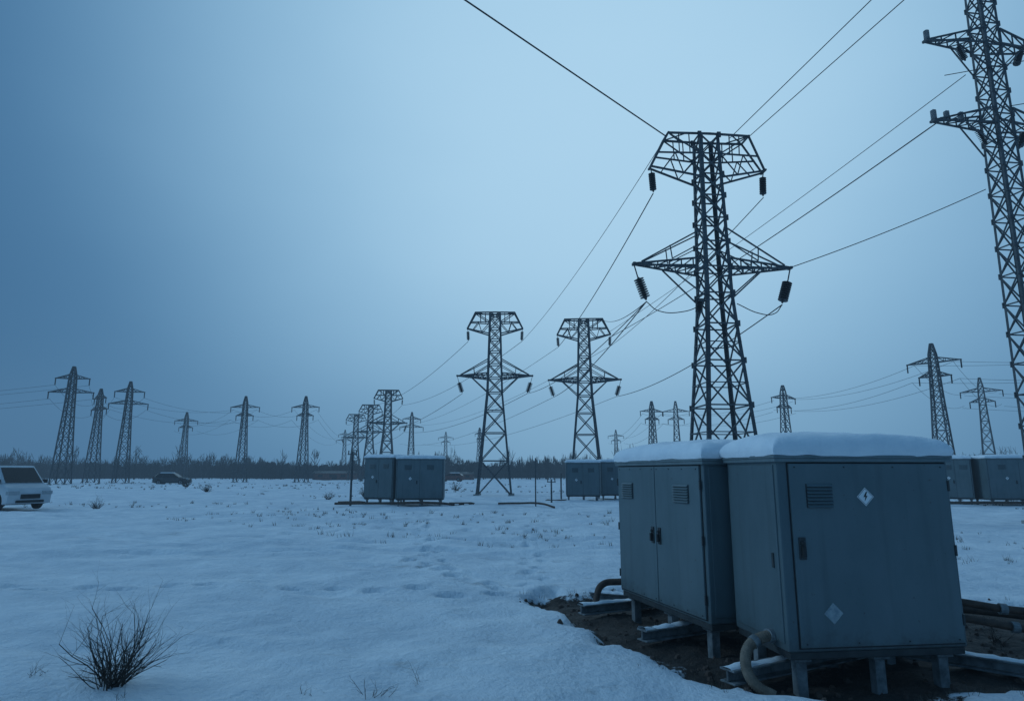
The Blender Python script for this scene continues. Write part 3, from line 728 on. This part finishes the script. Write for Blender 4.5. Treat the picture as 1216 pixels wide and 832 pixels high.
# ------------------------------------------------------------ thin winter mist over the whole field, painted by a volume that glows blue
mb=MB(); mb.box((-420,-60,-3),(420,420,45)); haze=mb.obj('glowing_haze',[])
mm=bpy.data.materials.new('glowing_haze'); mm.use_nodes=True; nt=mm.node_tree; nt.nodes.clear()
o_=nt.nodes.new('ShaderNodeOutputMaterial'); ab=nt.nodes.new('ShaderNodeVolumeAbsorption'); em=nt.nodes.new('ShaderNodeEmission'); ad=nt.nodes.new('ShaderNodeAddShader')
DEN=.0011
ab.inputs['Density'].default_value=DEN; ab.inputs['Color'].default_value=(0,0,0,1)
em.inputs['Color'].default_value=(.115,.245,.41,1); em.inputs['Strength'].default_value=DEN  # constant blue glow in place of light scattered by haze
nt.links.new(ab.outputs[0],ad.inputs[0]); nt.links.new(em.outputs[0],ad.inputs[1]); nt.links.new(ad.outputs[0],o_.inputs['Volume'])
haze.data.materials.append(mm)

# ------------------------------------------------------------ world
w=bpy.data.worlds.new('World'); scene.world=w; w.use_nodes=True
nt=w.node_tree; N=nt.nodes; L=nt.links; N.clear()
out=N.new('ShaderNodeOutputWorld')
sky=N.new('ShaderNodeTexSky'); sky.sky_type='NISHITA'; sky.sun_disc=False
sky.sun_elevation=R(35); sky.sun_rotation=R(-110); sky.air_density=1.5; sky.dust_density=1
tint=N.new('ShaderNodeMix'); tint.data_type='RGBA'; tint.blend_type='MULTIPLY'; tint.inputs[0].default_value=1
L.new(sky.outputs[0],tint.inputs[6]); tint.inputs[7].default_value=(.35,.65,1,1)
bg1=N.new('ShaderNodeBackground'); bg1.inputs[1].default_value=.005; L.new(tint.outputs[2],bg1.inputs[0])
tc=N.new('ShaderNodeTexCoord')
dot=N.new('ShaderNodeVectorMath'); dot.operation='DOT_PRODUCT'
bd=Vector((.13,.84,.52)).normalized(); dot.inputs[1].default_value=bd
L.new(tc.outputs['Generated'],dot.inputs[0])
mp=N.new('ShaderNodeMapping'); mp.inputs['Scale'].default_value=(1,1,2.0); L.new(tc.outputs['Generated'],mp.inputs[0])
nz=N.new('ShaderNodeTexNoise'); nz.inputs['Scale'].default_value=1.3; nz.inputs['Detail'].default_value=4; nz.inputs['Roughness'].default_value=.45; L.new(mp.outputs[0],nz.inputs['Vector'])
ma=N.new('ShaderNodeMath'); ma.operation='MULTIPLY_ADD'; ma.inputs[1].default_value=.08; L.new(nz.outputs['Fac'],ma.inputs[0])
mb_=N.new('ShaderNodeMath'); mb_.operation='SUBTRACT'; L.new(dot.outputs['Value'],mb_.inputs[0]); mb_.inputs[1].default_value=.04
L.new(mb_.outputs[0],ma.inputs[2])
cr=N.new('ShaderNodeValToRGB'); cr.color_ramp.interpolation='B_SPLINE'
els=cr.color_ramp.elements
els[0].position=.0; els[0].color=(.065,.19,.37,1)
els[1].position=1.0; els[1].color=(.46,.70,.88,1)
for p,c in ((.45,(.03,.105,.22,1)),(.62,(.033,.11,.23,1)),(.73,(.06,.17,.32,1)),(.82,(.145,.31,.49,1)),(.92,(.30,.53,.73,1))):
    k=els.new(p); k.color=c
L.new(ma.outputs[0],cr.inputs[0])
bg2=N.new('ShaderNodeBackground'); bg2.inputs[1].default_value=1.0; L.new(cr.outputs[0],bg2.inputs[0])
ad=N.new('ShaderNodeAddShader'); L.new(bg1.outputs[0],ad.inputs[0]); L.new(bg2.outputs[0],ad.inputs[1]); L.new(ad.outputs[0],out.inputs[0])

sl=bpy.data.lights.new('sun','SUN'); sl.energy=.8; sl.angle=R(15); sl.color=(.42,.72,1.0)
so=bpy.data.objects.new('sun',sl); scene.collection.objects.link(so)
sd=Vector((-.70,.12,.45)).normalized(); so.rotation_euler=sd.to_track_quat('Z','Y').to_euler()

# ------------------------------------------------------------ camera
cd=bpy.data.cameras.new('camera'); cam=bpy.data.objects.new('camera',cd); scene.collection.objects.link(cam)
cd.sensor_width=36; cd.lens=36*780/1216; cd.clip_end=6000; cd.clip_start=.05
cam.location=(0,0,1.7); cam.rotation_euler=(R(90+10.46),0,0)
scene.camera=cam
